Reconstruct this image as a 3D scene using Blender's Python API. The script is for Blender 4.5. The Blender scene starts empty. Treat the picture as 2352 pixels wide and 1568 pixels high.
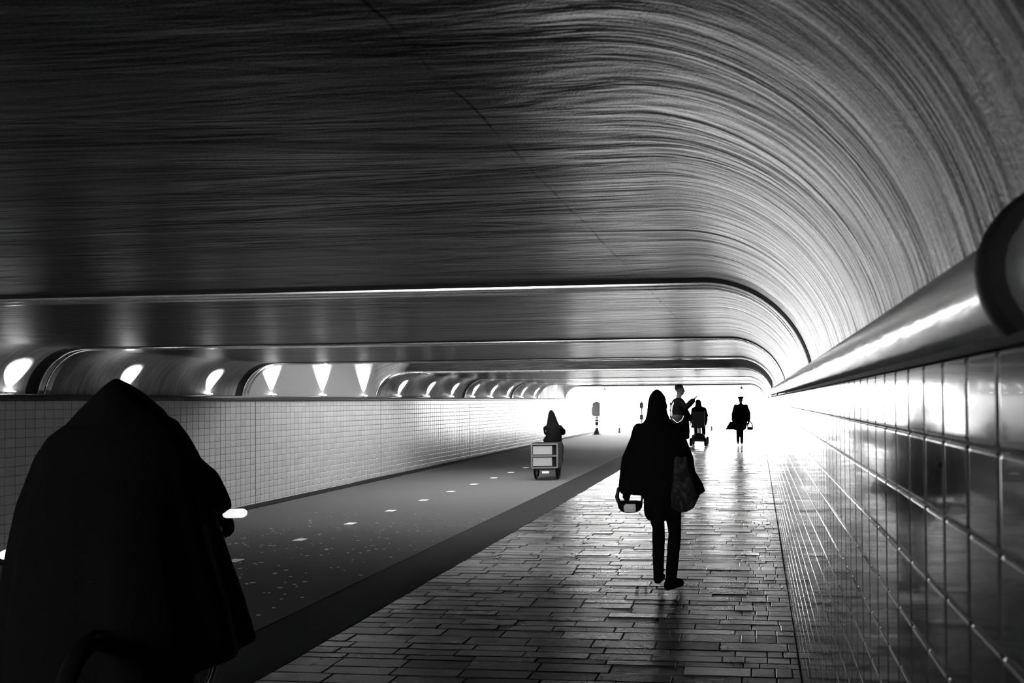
import bpy, bmesh, math, random
from mathutils import Vector, Matrix
random.seed(7)
PI = math.pi
SC = bpy.context.scene
COL = SC.collection

# ------------------------------------------------------------------ materials
def nmat(name):
    m = bpy.data.materials.new(name); m.use_nodes = True
    nt = m.node_tree
    return m, nt, nt.nodes['Principled BSDF']

def setp(b, **k):
    for n, v in k.items():
        b.inputs[n.replace('_', ' ')].default_value = v

def grey(v): return (v, v, v, 1)

def simple(name, v, rough=.6, metal=0., spec=.5, grain=0., gscale=60):
    m, nt, b = nmat(name)
    b.inputs['Base Color'].default_value = grey(v)
    b.inputs['Roughness'].default_value = rough
    b.inputs['Metallic'].default_value = metal
    b.inputs['Specular IOR Level'].default_value = spec
    if grain:
        tc = nt.nodes.new('ShaderNodeTexCoord'); nz = nt.nodes.new('ShaderNodeTexNoise')
        nz.inputs['Scale'].default_value = gscale; nz.inputs['Detail'].default_value = 5
        bp = nt.nodes.new('ShaderNodeBump'); bp.inputs['Strength'].default_value = grain
        bp.inputs['Distance'].default_value = .01
        nt.links.new(tc.outputs['Object'], nz.inputs['Vector'])
        nt.links.new(nz.outputs['Fac'], bp.inputs['Height'])
        nt.links.new(bp.outputs['Normal'], b.inputs['Normal'])
    return m

def emit(name, s, v=1.):
    m, nt, b = nmat(name)
    b.inputs['Base Color'].default_value = grey(.8)
    b.inputs['Emission Color'].default_value = grey(v)
    b.inputs['Emission Strength'].default_value = s
    return m

class G:
    """small node-graph helper"""
    def __init__(s, nt): s.nt = nt
    def n(s, t, **k):
        x = s.nt.nodes.new(t)
        for a, v in k.items(): setattr(x, a, v)
        return x
    def l(s, a, b): s.nt.links.new(a, b)
    def math(s, op, a, b=None, c=None):
        x = s.n('ShaderNodeMath', operation=op)
        for i, v in enumerate((a, b, c)):
            if v is None: continue
            if isinstance(v, (int, float)): x.inputs[i].default_value = v
            else: s.l(v, x.inputs[i])
        return x.outputs[0]
    def noise(s, vec, scale=(1, 1, 1), detail=4, rough=.55, dist=0., loc=(0, 0, 0)):
        mp = s.n('ShaderNodeMapping'); mp.inputs['Scale'].default_value = scale
        mp.inputs['Location'].default_value = loc
        s.l(vec, mp.inputs['Vector'])
        z = s.n('ShaderNodeTexNoise'); z.inputs['Scale'].default_value = 1
        z.inputs['Detail'].default_value = detail; z.inputs['Roughness'].default_value = rough
        z.inputs['Distortion'].default_value = dist
        s.l(mp.outputs[0], z.inputs['Vector'])
        return z.outputs['Fac']
    def ramp(s, f, stops):
        r = s.n('ShaderNodeValToRGB'); e = r.color_ramp.elements
        while len(e) < len(stops): e.new(.5)
        for i, (p, v) in enumerate(stops): e[i].position = p; e[i].color = grey(v)
        s.l(f, r.inputs[0]); return r.outputs[0]
    def bump(s, h, strength, dist, prev=None):
        b = s.n('ShaderNodeBump'); b.inputs['Strength'].default_value = strength
        b.inputs['Distance'].default_value = dist
        s.l(h, b.inputs['Height'])
        if prev is not None: s.l(prev, b.inputs['Normal'])
        return b.outputs['Normal']

def ceiling_material():
    # board-marked, painted concrete: streaks run across the tunnel, following the coves
    m, nt, b = nmat('streaked_concrete'); g = G(nt)
    uv = g.n('ShaderNodeUVMap'); uv.uv_map = 'arc'
    v = uv.outputs[0]
    sep = g.n('ShaderNodeSeparateXYZ'); g.l(v, sep.inputs[0])
    wide = g.noise(v, (.55, 5.0, 1), 4, .65, .8)
    mid = g.noise(v, (1.5, 19, 1), 4, .7, .7, (3, 1, 0))
    fine = g.noise(v, (14, 110, 1), 3, .6, 0, (9, 4, 0))
    grain = g.noise(v, (160, 240, 1), 2, .7)
    patch = g.noise(v, (.8, 1.2, 1), 3, .6, 0, (21, 5, 0))
    # lengthwise form joints (constant arc length) and cross joints (constant depth)
    wob = g.math('MULTIPLY', g.math('SUBTRACT', g.noise(v, (3, 3, 1), 3, .6), .5), .05)
    uu = g.math('ADD', sep.outputs[0], wob); vv = g.math('ADD', sep.outputs[1], g.math('MULTIPLY', wob, 1.2))
    cracks = None; brk = g.ramp(g.noise(v, (4, 7, 1), 3, .6, 0, (2, 8, 0)), [(.4, .25), (.6, 1)])
    for src, pos, w in ((uu, 7.93, .007), (uu, 5.1, .007), (uu, 2.6, .007), (vv, 1.36, .008), (vv, 2.18, .005), (vv, 5.3, .004)):
        d = g.math('ABSOLUTE', g.math('SUBTRACT', src, pos))
        k = g.math('SUBTRACT', 1, g.math('MINIMUM', g.math('DIVIDE', d, w), 1))
        k = g.math('MULTIPLY', k, brk)
        cracks = k if cracks is None else g.math('MAXIMUM', cracks, k)
    tone = g.math('MULTIPLY', g.ramp(mid, [(.3, .6), (.7, 1.3)]), g.ramp(patch, [(.3, .75), (.7, 1.25)]))
    tone = g.math('MULTIPLY', tone, g.ramp(grain, [(.3, .55), (.7, 1.45)]))
    tone = g.math('MULTIPLY', tone, g.math('SUBTRACT', 1, g.math('MULTIPLY', cracks, .85)))
    # the left coves are smooth lighter panels, the right ones slightly lighter than the flat ceiling
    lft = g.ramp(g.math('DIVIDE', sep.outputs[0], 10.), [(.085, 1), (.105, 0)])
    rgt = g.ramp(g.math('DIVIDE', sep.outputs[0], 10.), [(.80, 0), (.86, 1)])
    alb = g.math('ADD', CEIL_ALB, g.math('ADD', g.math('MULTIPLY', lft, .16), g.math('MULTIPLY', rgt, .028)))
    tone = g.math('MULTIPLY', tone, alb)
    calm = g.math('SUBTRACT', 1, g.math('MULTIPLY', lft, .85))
    cmb = g.n('ShaderNodeCombineColor')
    for i in range(3): g.l(tone, cmb.inputs[i])
    g.l(cmb.outputs[0], b.inputs['Base Color'])
    r = g.math('ADD', g.math('MULTIPLY', mid, .22), CEIL_ROUGH - .1)
    g.l(r, b.inputs['Roughness'])
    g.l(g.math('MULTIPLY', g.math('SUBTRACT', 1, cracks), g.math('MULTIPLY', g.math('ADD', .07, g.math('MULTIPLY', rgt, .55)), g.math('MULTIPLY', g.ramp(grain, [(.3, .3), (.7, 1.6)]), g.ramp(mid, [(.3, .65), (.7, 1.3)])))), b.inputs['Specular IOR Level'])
    nrm = g.bump(g.math('MULTIPLY', calm, g.math('MULTIPLY', wide, g.ramp(patch, [(.35, .25), (.65, 1.)]))), .95, .040)
    nrm = g.bump(g.math('MULTIPLY', calm, g.math('MULTIPLY', mid, g.ramp(wide, [(.3, .3), (.7, 1.)]))), .85, .011, nrm)
    nrm = g.bump(g.math('MULTIPLY', calm, fine), .5, .0012, nrm)
    nrm = g.bump(grain, .8, .0019, nrm)
    g.l(nrm, b.inputs['Normal'])
    return m

def tone_material(name, alb, rough, spec=.5, lo=.7, hi=1.25, wav=None, grainy=None, coat=0., rough_var=0.):
    """surface whose pieces (tiles, pavers) each carry their own random tone"""
    m, nt, b = nmat(name); g = G(nt)
    at = g.n('ShaderNodeAttribute'); at.attribute_name = 'tone'
    tc = g.n('ShaderNodeTexCoord')
    k = g.ramp(at.outputs['Fac'], [(0, lo * alb), (1, hi * alb)])
    if grainy:
        gn = g.noise(tc.outputs['Object'], grainy[0], 5, .7)
        k = g.math('MULTIPLY', k, g.ramp(gn, [(.3, grainy[1]), (.7, grainy[2])]))
    cmb = g.n('ShaderNodeCombineColor')
    for i in range(3): g.l(k, cmb.inputs[i])
    g.l(cmb.outputs[0], b.inputs['Base Color'])
    b.inputs['Roughness'].default_value = rough
    b.inputs['Specular IOR Level'].default_value = spec
    b.inputs['Coat Weight'].default_value = coat
    if rough_var:
        rn = g.noise(tc.outputs['Object'], (1.1, 2.2, 1), 4, .6, .4, (5, 2, 1))
        rr = g.math('ADD', g.math('MULTIPLY', g.ramp(rn, [(.35, 0), (.65, 1)]), rough_var), rough - rough_var * .5)
        rr = g.math('ADD', rr, g.math('MULTIPLY', g.math('SUBTRACT', at.outputs['Fac'], .5), rough_var * .5))
        g.l(rr, b.inputs['Roughness'])
    nrm = None
    for sc, st, ds in (wav or ()):
        nrm = g.bump(g.noise(tc.outputs['Object'], sc, 4, .6), st, ds, nrm)
    if nrm is not None: g.l(nrm, b.inputs['Normal'])
    return m

# ------------------------------------------------------------------ mesh helpers
def link_mesh(name, me, mat=None, parent=None):
    o = bpy.data.objects.new(name, me); COL.objects.link(o)
    if mat: me.materials.append(mat)
    if parent: o.parent = parent
    return o

def make(name, verts, faces, mat, parent=None, smooth=None, tone=None, arc=None):
    me = bpy.data.meshes.new(name); me.from_pydata([tuple(v) for v in verts], [], faces); me.update()
    if smooth is not None:
        me.polygons.foreach_set('use_smooth', [True] * len(me.polygons))
        me.set_sharp_from_angle(angle=math.radians(smooth))
    if tone is not None:
        a = me.attributes.new('tone', 'FLOAT', 'FACE'); a.data.foreach_set('value', tone)
    if arc is not None:
        u = me.uv_layers.new(name='arc')
        for lp in me.loops: u.data[lp.index].uv = arc[lp.vertex_index]
    return link_mesh(name, me, mat, parent)

class MB:
    """collects closed shapes and links them as one mesh"""
    def __init__(s): s.v = []; s.f = []
    def add(s, v, f):
        o = len(s.v); s.v += [Vector(p) for p in v]; s.f += [tuple(i + o for i in q) for q in f]; return s
    def box(s, c, d, M=None):
        x, y, z = (k / 2 for k in d); c = Vector(c)
        v = [Vector((a * x, b * y, e * z)) for a in (-1, 1) for b in (-1, 1) for e in (-1, 1)]
        if M is not None: v = [M @ p for p in v]
        return s.add([p + c for p in v], [(0, 1, 3, 2), (4, 6, 7, 5), (0, 4, 5, 1), (2, 3, 7, 6), (0, 2, 6, 4), (1, 5, 7, 3)])
    def rings(s, R, closed_ends=True, loop=False):
        n = len(R[0]); v = [p for r in R for p in r]; f = []
        m = len(R)
        for i in range(m if loop else m - 1):
            a, b = i * n, ((i + 1) % m) * n
            for j in range(n):
                k = (j + 1) % n; f.append((a + j, a + k, b + k, b + j))
        if closed_ends and not loop:
            f.append(tuple(range(n - 1, -1, -1))); f.append(tuple((m - 1) * n + j for j in range(n)))
        return s.add(v, f)
    def tube(s, pts, rad, n=12, round_ends=False, flat=1.):
        P = [Vector(p) for p in pts]; Rr = list(rad) if isinstance(rad, (list, tuple)) else [rad] * len(P)
        if round_ends:
            d0 = (P[0] - P[1]).normalized(); d1 = (P[-1] - P[-2]).normalized(); a, b = [], []
            for t in (80, 60, 35): a.append((P[0] + d0 * Rr[0] * math.sin(math.radians(t)), Rr[0] * math.cos(math.radians(t))))
            for t in (35, 60, 80): b.append((P[-1] + d1 * Rr[-1] * math.sin(math.radians(t)), Rr[-1] * math.cos(math.radians(t))))
            P = [x[0] for x in a] + P + [x[0] for x in b]; Rr = [x[1] for x in a] + Rr + [x[1] for x in b]
        rings = []; up = None
        for i, p in enumerate(P):
            t = (P[min(i + 1, len(P) - 1)] - P[max(i - 1, 0)]).normalized()
            if up is None:
                up = Vector((0, 0, 1)) if abs(t.z) < .9 else Vector((0, 1, 0))
            a = t.cross(up)
            if a.length < 1e-5: a = t.orthogonal()
            a.normalize(); up = a.cross(t).normalized()
            rings.append([p + (a * math.cos(2 * PI * k / n) + up * math.sin(2 * PI * k / n) * flat) * Rr[i] for k in range(n)])
        return s.rings(rings)
    def ball(s, c, r, n=16, m=10, M=None):
        c = Vector(c); r = (r, r, r) if isinstance(r, (int, float)) else r; R = []
        for i in range(m + 1):
            t = PI * (i + .06) / (m + .12)
            ring = [Vector((r[0] * math.sin(t) * math.cos(2 * PI * k / n), r[1] * math.sin(t) * math.sin(2 * PI * k / n), -r[2] * math.cos(t))) for k in range(n)]
            if M is not None: ring = [M @ p for p in ring]
            R.append([p + c for p in ring])
        return s.rings(R)
    def loft(s, L, n=40, fold=0., nf=9, ph=0.):
        """L: (z, cx, cy, rx, ry) rows; fold ripples the ring"""
        R = []
        for i, (z, cx, cy, rx, ry) in enumerate(L):
            w = i / max(1, len(L) - 1); ring = []
            for k in range(n):
                t = 2 * PI * k / n
                q = 1 + fold * w * math.sin(nf * t + ph + 1.7 * math.sin(2 * t)) + fold * .4 * w * math.sin((nf + 4) * t - ph)
                ring.append(Vector((cx + rx * q * math.cos(t), cy + ry * q * math.sin(t), z + fold * w * .12 * math.sin(5 * t + ph))))
            R.append(ring)
        return s.rings(R)
    def lathe(s, prof, c=(0, 0, 0), n=24, axis='z'):
        R = []
        for r, h in prof:
            ring = []
            for k in range(n):
                a, b = r * math.cos(2 * PI * k / n), r * math.sin(2 * PI * k / n)
                ring.append(Vector((a, b, h) if axis == 'z' else ((h, a, b) if axis == 'x' else (b, h, a))) + Vector(c))
            R.append(ring)
        return s.rings(R)
    def torus(s, c, R_, r, axis='x', n=40, m=10):
        c = Vector(c); rr = []
        for i in range(n):
            t = 2 * PI * i / n; ring = []
            for k in range(m):
                q = 2 * PI * k / m; d = R_ + r * math.cos(q); h = r * math.sin(q)
                a, b = d * math.cos(t), d * math.sin(t)
                ring.append(c + Vector({'x': (h, a, b), 'y': (a, h, b), 'z': (a, b, h)}[axis]))
            rr.append(ring)
        return s.rings(rr, loop=True)
    def build(s, name, mat, parent=None, smooth=40):
        return make(name, s.v, s.f, mat, parent, smooth)
    def fused(s, name, mat, parent=None, voxel=.012, it=2):
        """all shapes welded into one continuous skin"""
        me = bpy.data.meshes.new('t'); me.from_pydata([tuple(v) for v in s.v], [], s.f); me.update()
        bm = bmesh.new(); bm.from_mesh(me); bmesh.ops.recalc_face_normals(bm, faces=bm.faces); bm.to_mesh(me); bm.free()
        t = bpy.data.objects.new('t', me); COL.objects.link(t)
        md = t.modifiers.new('r', 'REMESH'); md.mode = 'VOXEL'; md.voxel_size = voxel; md.use_smooth_shade = True
        dg = bpy.context.evaluated_depsgraph_get(); dg.update()
        out = bpy.data.meshes.new_from_object(t.evaluated_get(dg)); bpy.data.objects.remove(t); bpy.data.meshes.remove(me)
        bm = bmesh.new(); bm.from_mesh(out)
        for _ in range(it): bmesh.ops.smooth_vert(bm, verts=bm.verts, factor=.5, use_axis_x=True, use_axis_y=True, use_axis_z=True)
        bm.to_mesh(out); bm.free()
        out.polygons.foreach_set('use_smooth', [True] * len(out.polygons)); out.materials.clear()
        out.name = name
        return link_mesh(name, out, mat, parent)

def thing(name, label, cat, loc=(0, 0, 0), rz=0., group=None):
    o = bpy.data.objects.new(name, None); COL.objects.link(o); o.empty_display_size = .1
    o.location = loc; o.rotation_euler = (0, 0, rz)
    return tag(o, label, cat, group)

def tag(o, label, cat, group=None):
    o['label'] = label; o['category'] = cat
    if group: o['group'] = group
    return o

def struct(o, label=None):
    o['kind'] = 'structure'
    if label: o['label'] = label
    return o

def copy_thing(src, loc):
    c = src.copy(); COL.objects.link(c); c.location = loc
    for ch in list(src.children):
        d = ch.copy(); COL.objects.link(d); d.parent = c
        for gch in list(ch.children):
            e = gch.copy(); COL.objects.link(e); e.parent = d
    return c

# ------------------------------------------------------------------ settings of the place
SKY = 22.0
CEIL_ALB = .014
CEIL_ROUGH = .32
LAMP_W = 1300.0
CEIL = 2.25
XL, XR = -8.05, .24          # tiled faces of the two walls
AL, AR = -8.16, .30          # foot of the ceiling coves
PITCH = .102

def fz(y):                   # the paving climbs gently towards the far mouth
    return max(0., .006 * (y - 4)) if y < 34 else .18
def kerb_x(y): return -2.95 - .0155 * max(y, 0)

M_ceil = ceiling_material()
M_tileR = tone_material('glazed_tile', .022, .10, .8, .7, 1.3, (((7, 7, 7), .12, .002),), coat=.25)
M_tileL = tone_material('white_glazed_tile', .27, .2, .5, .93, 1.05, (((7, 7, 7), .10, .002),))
M_grout = simple('grout', .03, .8, 0, .3, .3, 80)
M_paver = tone_material('paver', .03, .27, .5, .3, 1.7, (((7, 30, 5), .35, .003), ((60, 200, 60), .4, .0014)), ((40, 90, 40), .4, 1.6), 0., .16)
M_joint = simple('joint_sand', .012, .9, 0, .1, .3, 90)
M_asph = tone_material('asphalt', .055, .85, .12, 1, 1, (((120, 120, 120), .5, .003), ((3, 14, 3), .2, .006)), ((150, 150, 150), .5, 1.6))
M_kerb = simple('gutter_stone', .009, .85, 0, .08, .4, 60)
M_darkm = simple('dark_metal', .05, .28, .6, .5)
M_rib = simple('brushed_rib', .5, .2, .9, .5)
M_rubber = simple('black_rubber', .003, .7, 0, .15)
M_pipe = tone_material('pipe_steel', .5, .27, .6, 1, 1, (((9, 2.2, 9), .5, .010),))
M_pipe.node_tree.nodes['Principled BSDF'].inputs['Metallic'].default_value = .85
M_panel = simple('side_panel', .13, .55, 0, .4, .3, 25)
M_header = simple('header_concrete', .16, .7, 0, .3, .2, 20)
M_black = simple('black_cloth', .003, .95, 0, .04, .4, 120)
M_black2 = simple('soft_black_wool', .004, 1., 0, .02, .5, 90)
M_skin = simple('skin', .12, .6, 0, .3)
M_hair = simple('dark_hair', .012, .6, 0, .3)
M_leather = simple('black_leather', .004, .5, 0, .2)
M_frame = simple('black_paint', .004, .45, 0, .15)
M_silver = simple('satin_silver', .5, .3, .9)
M_lens = emit('lamp_lens', 40)
M_white = simple('white_marking', .75, .5, 0, .4, .2, 90)
M_grit = simple('pale_grit', .28, .6, 0, .3)
M_bar = emit('white_grip_glow', .9)  # white grips given a glow of their own; they are not lamps
M_pale = simple('pale_panel', .55, .4, 0, .5)
M_grey = simple('mid_grey', .12, .6, 0, .4)
M_pave_out = simple('pale_paving', .5, .8, 0, .2)
M_leaf = simple('dry_leaf', .05, .7, 0, .3)

# ------------------------------------------------------------------ ceiling
RC = .60
def profile(zl=1.70):
    """inner outline of a ceiling section, left foot to right foot, with arc length"""
    p = [(AL, zl)]; cz = CEIL - RC
    for i in range(25):
        t = PI - PI / 2 * i / 24; p.append((AL + RC + RC * math.cos(t), cz + RC * math.sin(t)))
    n = 24
    for i in range(1, n): p.append((AL + RC + (AR - AL - 2 * RC) * i / n, CEIL))
    for i in range(25):
        t = PI / 2 - PI / 2 * i / 24; p.append((AR - RC + RC * math.cos(t), cz + RC * math.sin(t)))
    p.append((AR, zl))
    s = [0.]
    for a, b in zip(p, p[1:]): s.append(s[-1] + math.hypot(b[0] - a[0], b[1] - a[1]))
    return p, s
PROF, ARC = profile()

def section(name, y0, y1, top=2.75):
    n = len(PROF); ny = max(2, int((y1 - y0) / .4)); ys = [y0 + (y1 - y0) * i / ny for i in range(ny + 1)]
    v, f, arc = [], [], []
    for y in ys:
        for (x, z), s in zip(PROF, ARC): v.append((x, y, z)); arc.append((s, y))
    for i in range(ny):
        for j in range(n - 1): f.append((i * n + j, i * n + j + 1, (i + 1) * n + j + 1, (i + 1) * n + j))
    # body of the slab: outer box and the two end faces
    def outer(j):
        x, z = PROF[j]
        if j <= 13: return (AL - .5, 1.70 + (top - 1.70) * j / 13)
        if j >= n - 14: return (AR + .5, 1.70 + (top - 1.70) * (n - 1 - j) / 13)
        return (AL - .5 + (AR - AL + 1.) * (j - 13) / (n - 27), top)
    b = len(v)
    for y in (y0, y1):
        for j in range(n): x, z = PROF[j]; v.append((x, y, z)); arc.append((ARC[j], y))
        for j in range(n): x, z = outer(j); v.append((x, y, z)); arc.append((ARC[j], y + z - CEIL))
    for e, o in enumerate((b, b + 2 * n)):
        for j in range(n - 1):
            q = (o + j, o + n + j, o + n + j + 1, o + j + 1); f.append(q if e == 0 else q[::-1])
    for j in range(n - 1): f.append((b + n + j, b + 3 * n + j, b + 3 * n + j + 1, b + n + j + 1))
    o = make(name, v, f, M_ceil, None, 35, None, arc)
    return struct(o)

RINGS_A = [.75, 3.80, 7.15]
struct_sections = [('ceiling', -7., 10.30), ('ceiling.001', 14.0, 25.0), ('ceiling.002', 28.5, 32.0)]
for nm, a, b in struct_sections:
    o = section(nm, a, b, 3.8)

def rib(name, y, w=.13, d=.032):
    """rounded twin lip with a groove that wraps the section at a joint"""
    def lip(a, c, h0):
        L = w * (c - a); return [(w * a, h0 - .006)] + [(w * a + L * t, h0 + L * (.15 * t - .085 * t * t)) for t in (.04, .2, .4, .6, .8, .96)] + [(w * c, h0 - .004)]
    cs = [(-w / 2, -.02)] + lip(-.5, -.08, d * .5) + [(-w * .07, d * .1), (-w * .02, d * .1)] + lip(-.0, .5, d * .62) + [(w / 2, -.02)]
    v, f = [], []; n = len(PROF); m = len(cs)
    for j in range(n):
        a = PROF[max(j - 1, 0)]; c = PROF[min(j + 1, n - 1)]
        tx, tz = c[0] - a[0], c[1] - a[1]; L = math.hypot(tx, tz); nx, nz = tz / L, -tx / L
        for dy, h in cs: v.append((PROF[j][0] + nx * h, y + dy, PROF[j][1] + nz * h))
    for j in range(n - 1):
        for k in range(m - 1): f.append((j * m + k, j * m + k + 1, (j + 1) * m + k + 1, (j + 1) * m + k))
    return struct(make(name, v, f, M_rib, None, 50))

for i, y in enumerate([3.80, 7.15, 10.24, 14.06, 18.5, 22.2, 24.93, 28.57]):
    rib('trim_%d' % (i + 1), y, .13 if y < 15 else .10)

def dark_joint(name, y, w=.13, h=.003):
    v, f = [], []; n = len(PROF)
    for j in range(n):
        a = PROF[max(j - 1, 0)]; c = PROF[min(j + 1, n - 1)]
        tx, tz = c[0] - a[0], c[1] - a[1]; L = math.hypot(tx, tz); nx, nz = tz / L, -tx / L
        for dy, q in ((-w / 2, -.01), (-w / 2, h), (w / 2, h), (w / 2, -.01)): v.append((PROF[j][0] + nx * q, y + dy, PROF[j][1] + nz * q))
    for j in range(n - 1):
        for k in range(3): f.append((j * 4 + k, j * 4 + k + 1, (j + 1) * 4 + k + 1, (j + 1) * 4 + k))
    return struct(make(name, v, f, M_rubber, None, 40))
for i, y in enumerate([3.80, 7.15, 10.24, 18.5, 22.2]): dark_joint('trim_%d' % (30 + i), y - .13)

# side panels of the two open bays, plus unseen roofs added to limit daylight
def slab(name, x0, x1, y0, y1, z0, z1, m):
    b = MB(); b.box(((x0 + x1) / 2, (y0 + y1) / 2, (z0 + z1) / 2), (x1 - x0, y1 - y0, z1 - z0)); return struct(b.build(name, m, None, 30))
def bay(k, y0, y1, slot):
    slab('wall_left_upper.%03d' % k, AL - .5, AL, y0, y1, 1.62, 3.7, M_panel)
    slab('wall_right_upper.%03d' % k, AR, AR + .5, y0, y1, 1.62, 3.7, M_panel)
    sx0, sx1, sy0, sy1 = slot; t0, t1 = 3.6, 3.8
    b = MB()
    for x0, x1, a0, a1 in ((AL - .5, AR + .5, y0, sy0), (AL - .5, AR + .5, sy1, y1), (AL - .5, sx0, sy0, sy1), (sx1, AR + .5, sy0, sy1)):
        if x1 - x0 > .01 and a1 - a0 > .01: b.box(((x0 + x1) / 2, (a0 + a1) / 2, (t0 + t1) / 2), (x1 - x0, a1 - a0, t1 - t0))
    struct(b.build('bay_light_mask.%03d' % k, M_header, None, 30))
bay(0, 10.30, 14.0, (-6.7, -2.0, 11.3, 13.5))
bay(1, 25.0, 28.5, (-8.0, .2, 26.2, 27.7))

# ------------------------------------------------------------------ tiled walls
RND = ((0, .0048), (.0008, .0027), (.0026, .0008), (.0054, 0), (.0062, 0))   # rounded tile edge
def tiled(name, X, side, y0, y1, ztop, rows, joints, mat, tilt):
    """side=+1: face looks towards +x. Each tile is a bevelled, slightly tilted plate"""
    v, f, tn = [], [], []
    y = y0
    while y < y1:
        if any(abs(y - j) < PITCH * .5 for j in joints): y += .012
        for r in range(rows):
            z1 = ztop - r * PITCH; z0 = z1 - PITCH
            if z1 < fz(y) - .05: break
            tl = [random.gauss(0, tilt) for _ in range(2)]; q = len(v)
            fine = side < 0 and y < 9
            for ins, dep in RND:
                h = PITCH / 2 - (.0010 if side < 0 else .0020) - ins; k = h - .0030
                k2 = k - .0025
                if fine: ring = ((-h, -k2), (-h, -k), (-k, -h), (-k2, -h), (k2, -h), (k, -h), (h, -k), (h, -k2), (h, k2), (h, k), (k, h), (k2, h), (-k2, h), (-k, h), (-h, k), (-h, k2))
                else: ring = ((-h, -h), (h, -h), (h, h), (-h, h))
                for a, b in ring: v.append((X + side * (tl[0] * a + tl[1] * b - dep), y + PITCH / 2 + a, (z0 + z1) / 2 + b))
            nr = len(RND) - 1; m_ = 16 if fine else 4
            F = [tuple(q + m_ * nr + i for i in range(m_))] + [(q + m_ * k + i, q + m_ * k + (i + 1) % m_, q + m_ * k + m_ + (i + 1) % m_, q + m_ * k + m_ + i) for k in range(nr) for i in range(m_)]
            if side < 0: F = [t[::-1] for t in F]
            f += F; t = random.random(); tn += [t] * len(F)
        y += PITCH
    return make(name, v, f, mat, None, 80, tn)

wl = struct(tiled('wall_left', XL, 1, 3.0, 28.5, 1.662, 18, (10.35, 14.0, 18.5, 22.2), M_tileL, .0016))
gb = MB(); gb.box((XL - .154, 12.5, .80), (.30, 32., 1.72)); gb.build('wall_backing', M_grout, wl, 30)
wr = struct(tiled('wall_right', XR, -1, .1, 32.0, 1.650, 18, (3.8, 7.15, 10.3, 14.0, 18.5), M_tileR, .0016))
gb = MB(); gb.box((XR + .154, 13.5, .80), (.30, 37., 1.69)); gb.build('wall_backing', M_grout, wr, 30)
slab('back_light_block', -3.2, AR + .5, -7.3, -7., -.1, 2.8, M_kerb)  # unseen, added to block daylight; left open beside it to fill the left tiles
# plain near stretch of the left wall (lit through the opening added behind the camera) and the return wall at the far mouth
slab('wall_left_near', XL - .3, XL, -7., 3.0, -.1, 1.66, M_grout)
slab('wall_left_mouth', XL - .9, XL - .6, 28.5, 32.0, -.1, 2.3, M_pale)

# ------------------------------------------------------------------ ledges
def nosing(name, X, side, y0, y1, z0, z1, depth, mat):
    pts = [(X - side * .02, z0), (X + side * depth * .7, z0), (X + side * depth, z0 + .012), (X + side * depth, z1 - .022), (X + side * depth * .8, z1 - .006), (X + side * depth * .4, z1), (X - side * .12, z1), (X - side * .12, z0)]
    b = MB(); b.rings([[Vector((x, y, z)) for x, z in pts] for y in (y0, y1)]); return struct(b.build(name, mat, None, 50))
nosing('trim_20', XL, 1, 3.0, 28.5, 1.664, 1.738, .05, M_darkm)
b = MB(); b.box((XR + .11, 13.5, 1.656), (.22, 37., .010)); struct(b.build('trim_21', M_rubber, None, 30))

pipe = thing('wall_pipe', 'fat glossy steel pipe running along the top of the right tiled wall', 'pipe', (0, 0, 0))
PX, PZ, PR = .298, 1.722, .066
def pz(y): return PZ + .004 * max(0, y - 1.5)
b = MB(); b.tube([(PX, y, pz(y)) for y in (-4, 0, .35, 1.5, 3, 6, 10, 16, 24, 31.9)], PR, 40); b.build('pipe_run', M_pipe, pipe, 50)
b = MB(); b.lathe([(PR - .002, -.018), (.080, -.018), (.085, -.012), (.086, 0), (.085, .012), (.080, .018), (PR - .002, .018)], (PX, .68, PZ), 40, 'y')
b.build('collar', M_rubber, pipe, 40)

# ------------------------------------------------------------------ uplights on the left ledge
def make_uplight(loc, tilt=0.):
    t = thing('uplight', 'small round uplight glowing on the ledge above the left tiled wall', 'lamp', loc, 0, 'uplights along the left ledge')
    b = MB(); b.lathe([(.046, 0), (.048, .006), (.046, .016), (.042, .020), (.038, .018)], n=24); b.build('housing', M_darkm, t, 40)
    b = MB(); b.ball((0, 0, .017), (.038, .038, .020), 16, 8); b.build('lens', M_lens, t, 60)
    L = bpy.data.lights.new('uplight_beam', 'SPOT'); L.energy = LAMP_W; L.spot_size = math.radians(66); L.spot_blend = .6; L.shadow_soft_size = .02
    o = bpy.data.objects.new('uplight_beam', L); COL.objects.link(o); o.parent = t
    o.location = (0, 0, .04); o.rotation_euler = (PI, math.radians(-4), 0)   # shines upwards, leaning to the cove
    return t
LAMP_Y0, LAMP_DY = 6.78, 1.357
u0 = make_uplight((-8.108, LAMP_Y0, 1.738))
for k in list(range(-2, 0)) + list(range(1, 16)):
    y = LAMP_Y0 + LAMP_DY * k
    copy_thing(u0, (-8.108, y, 1.738))

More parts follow.
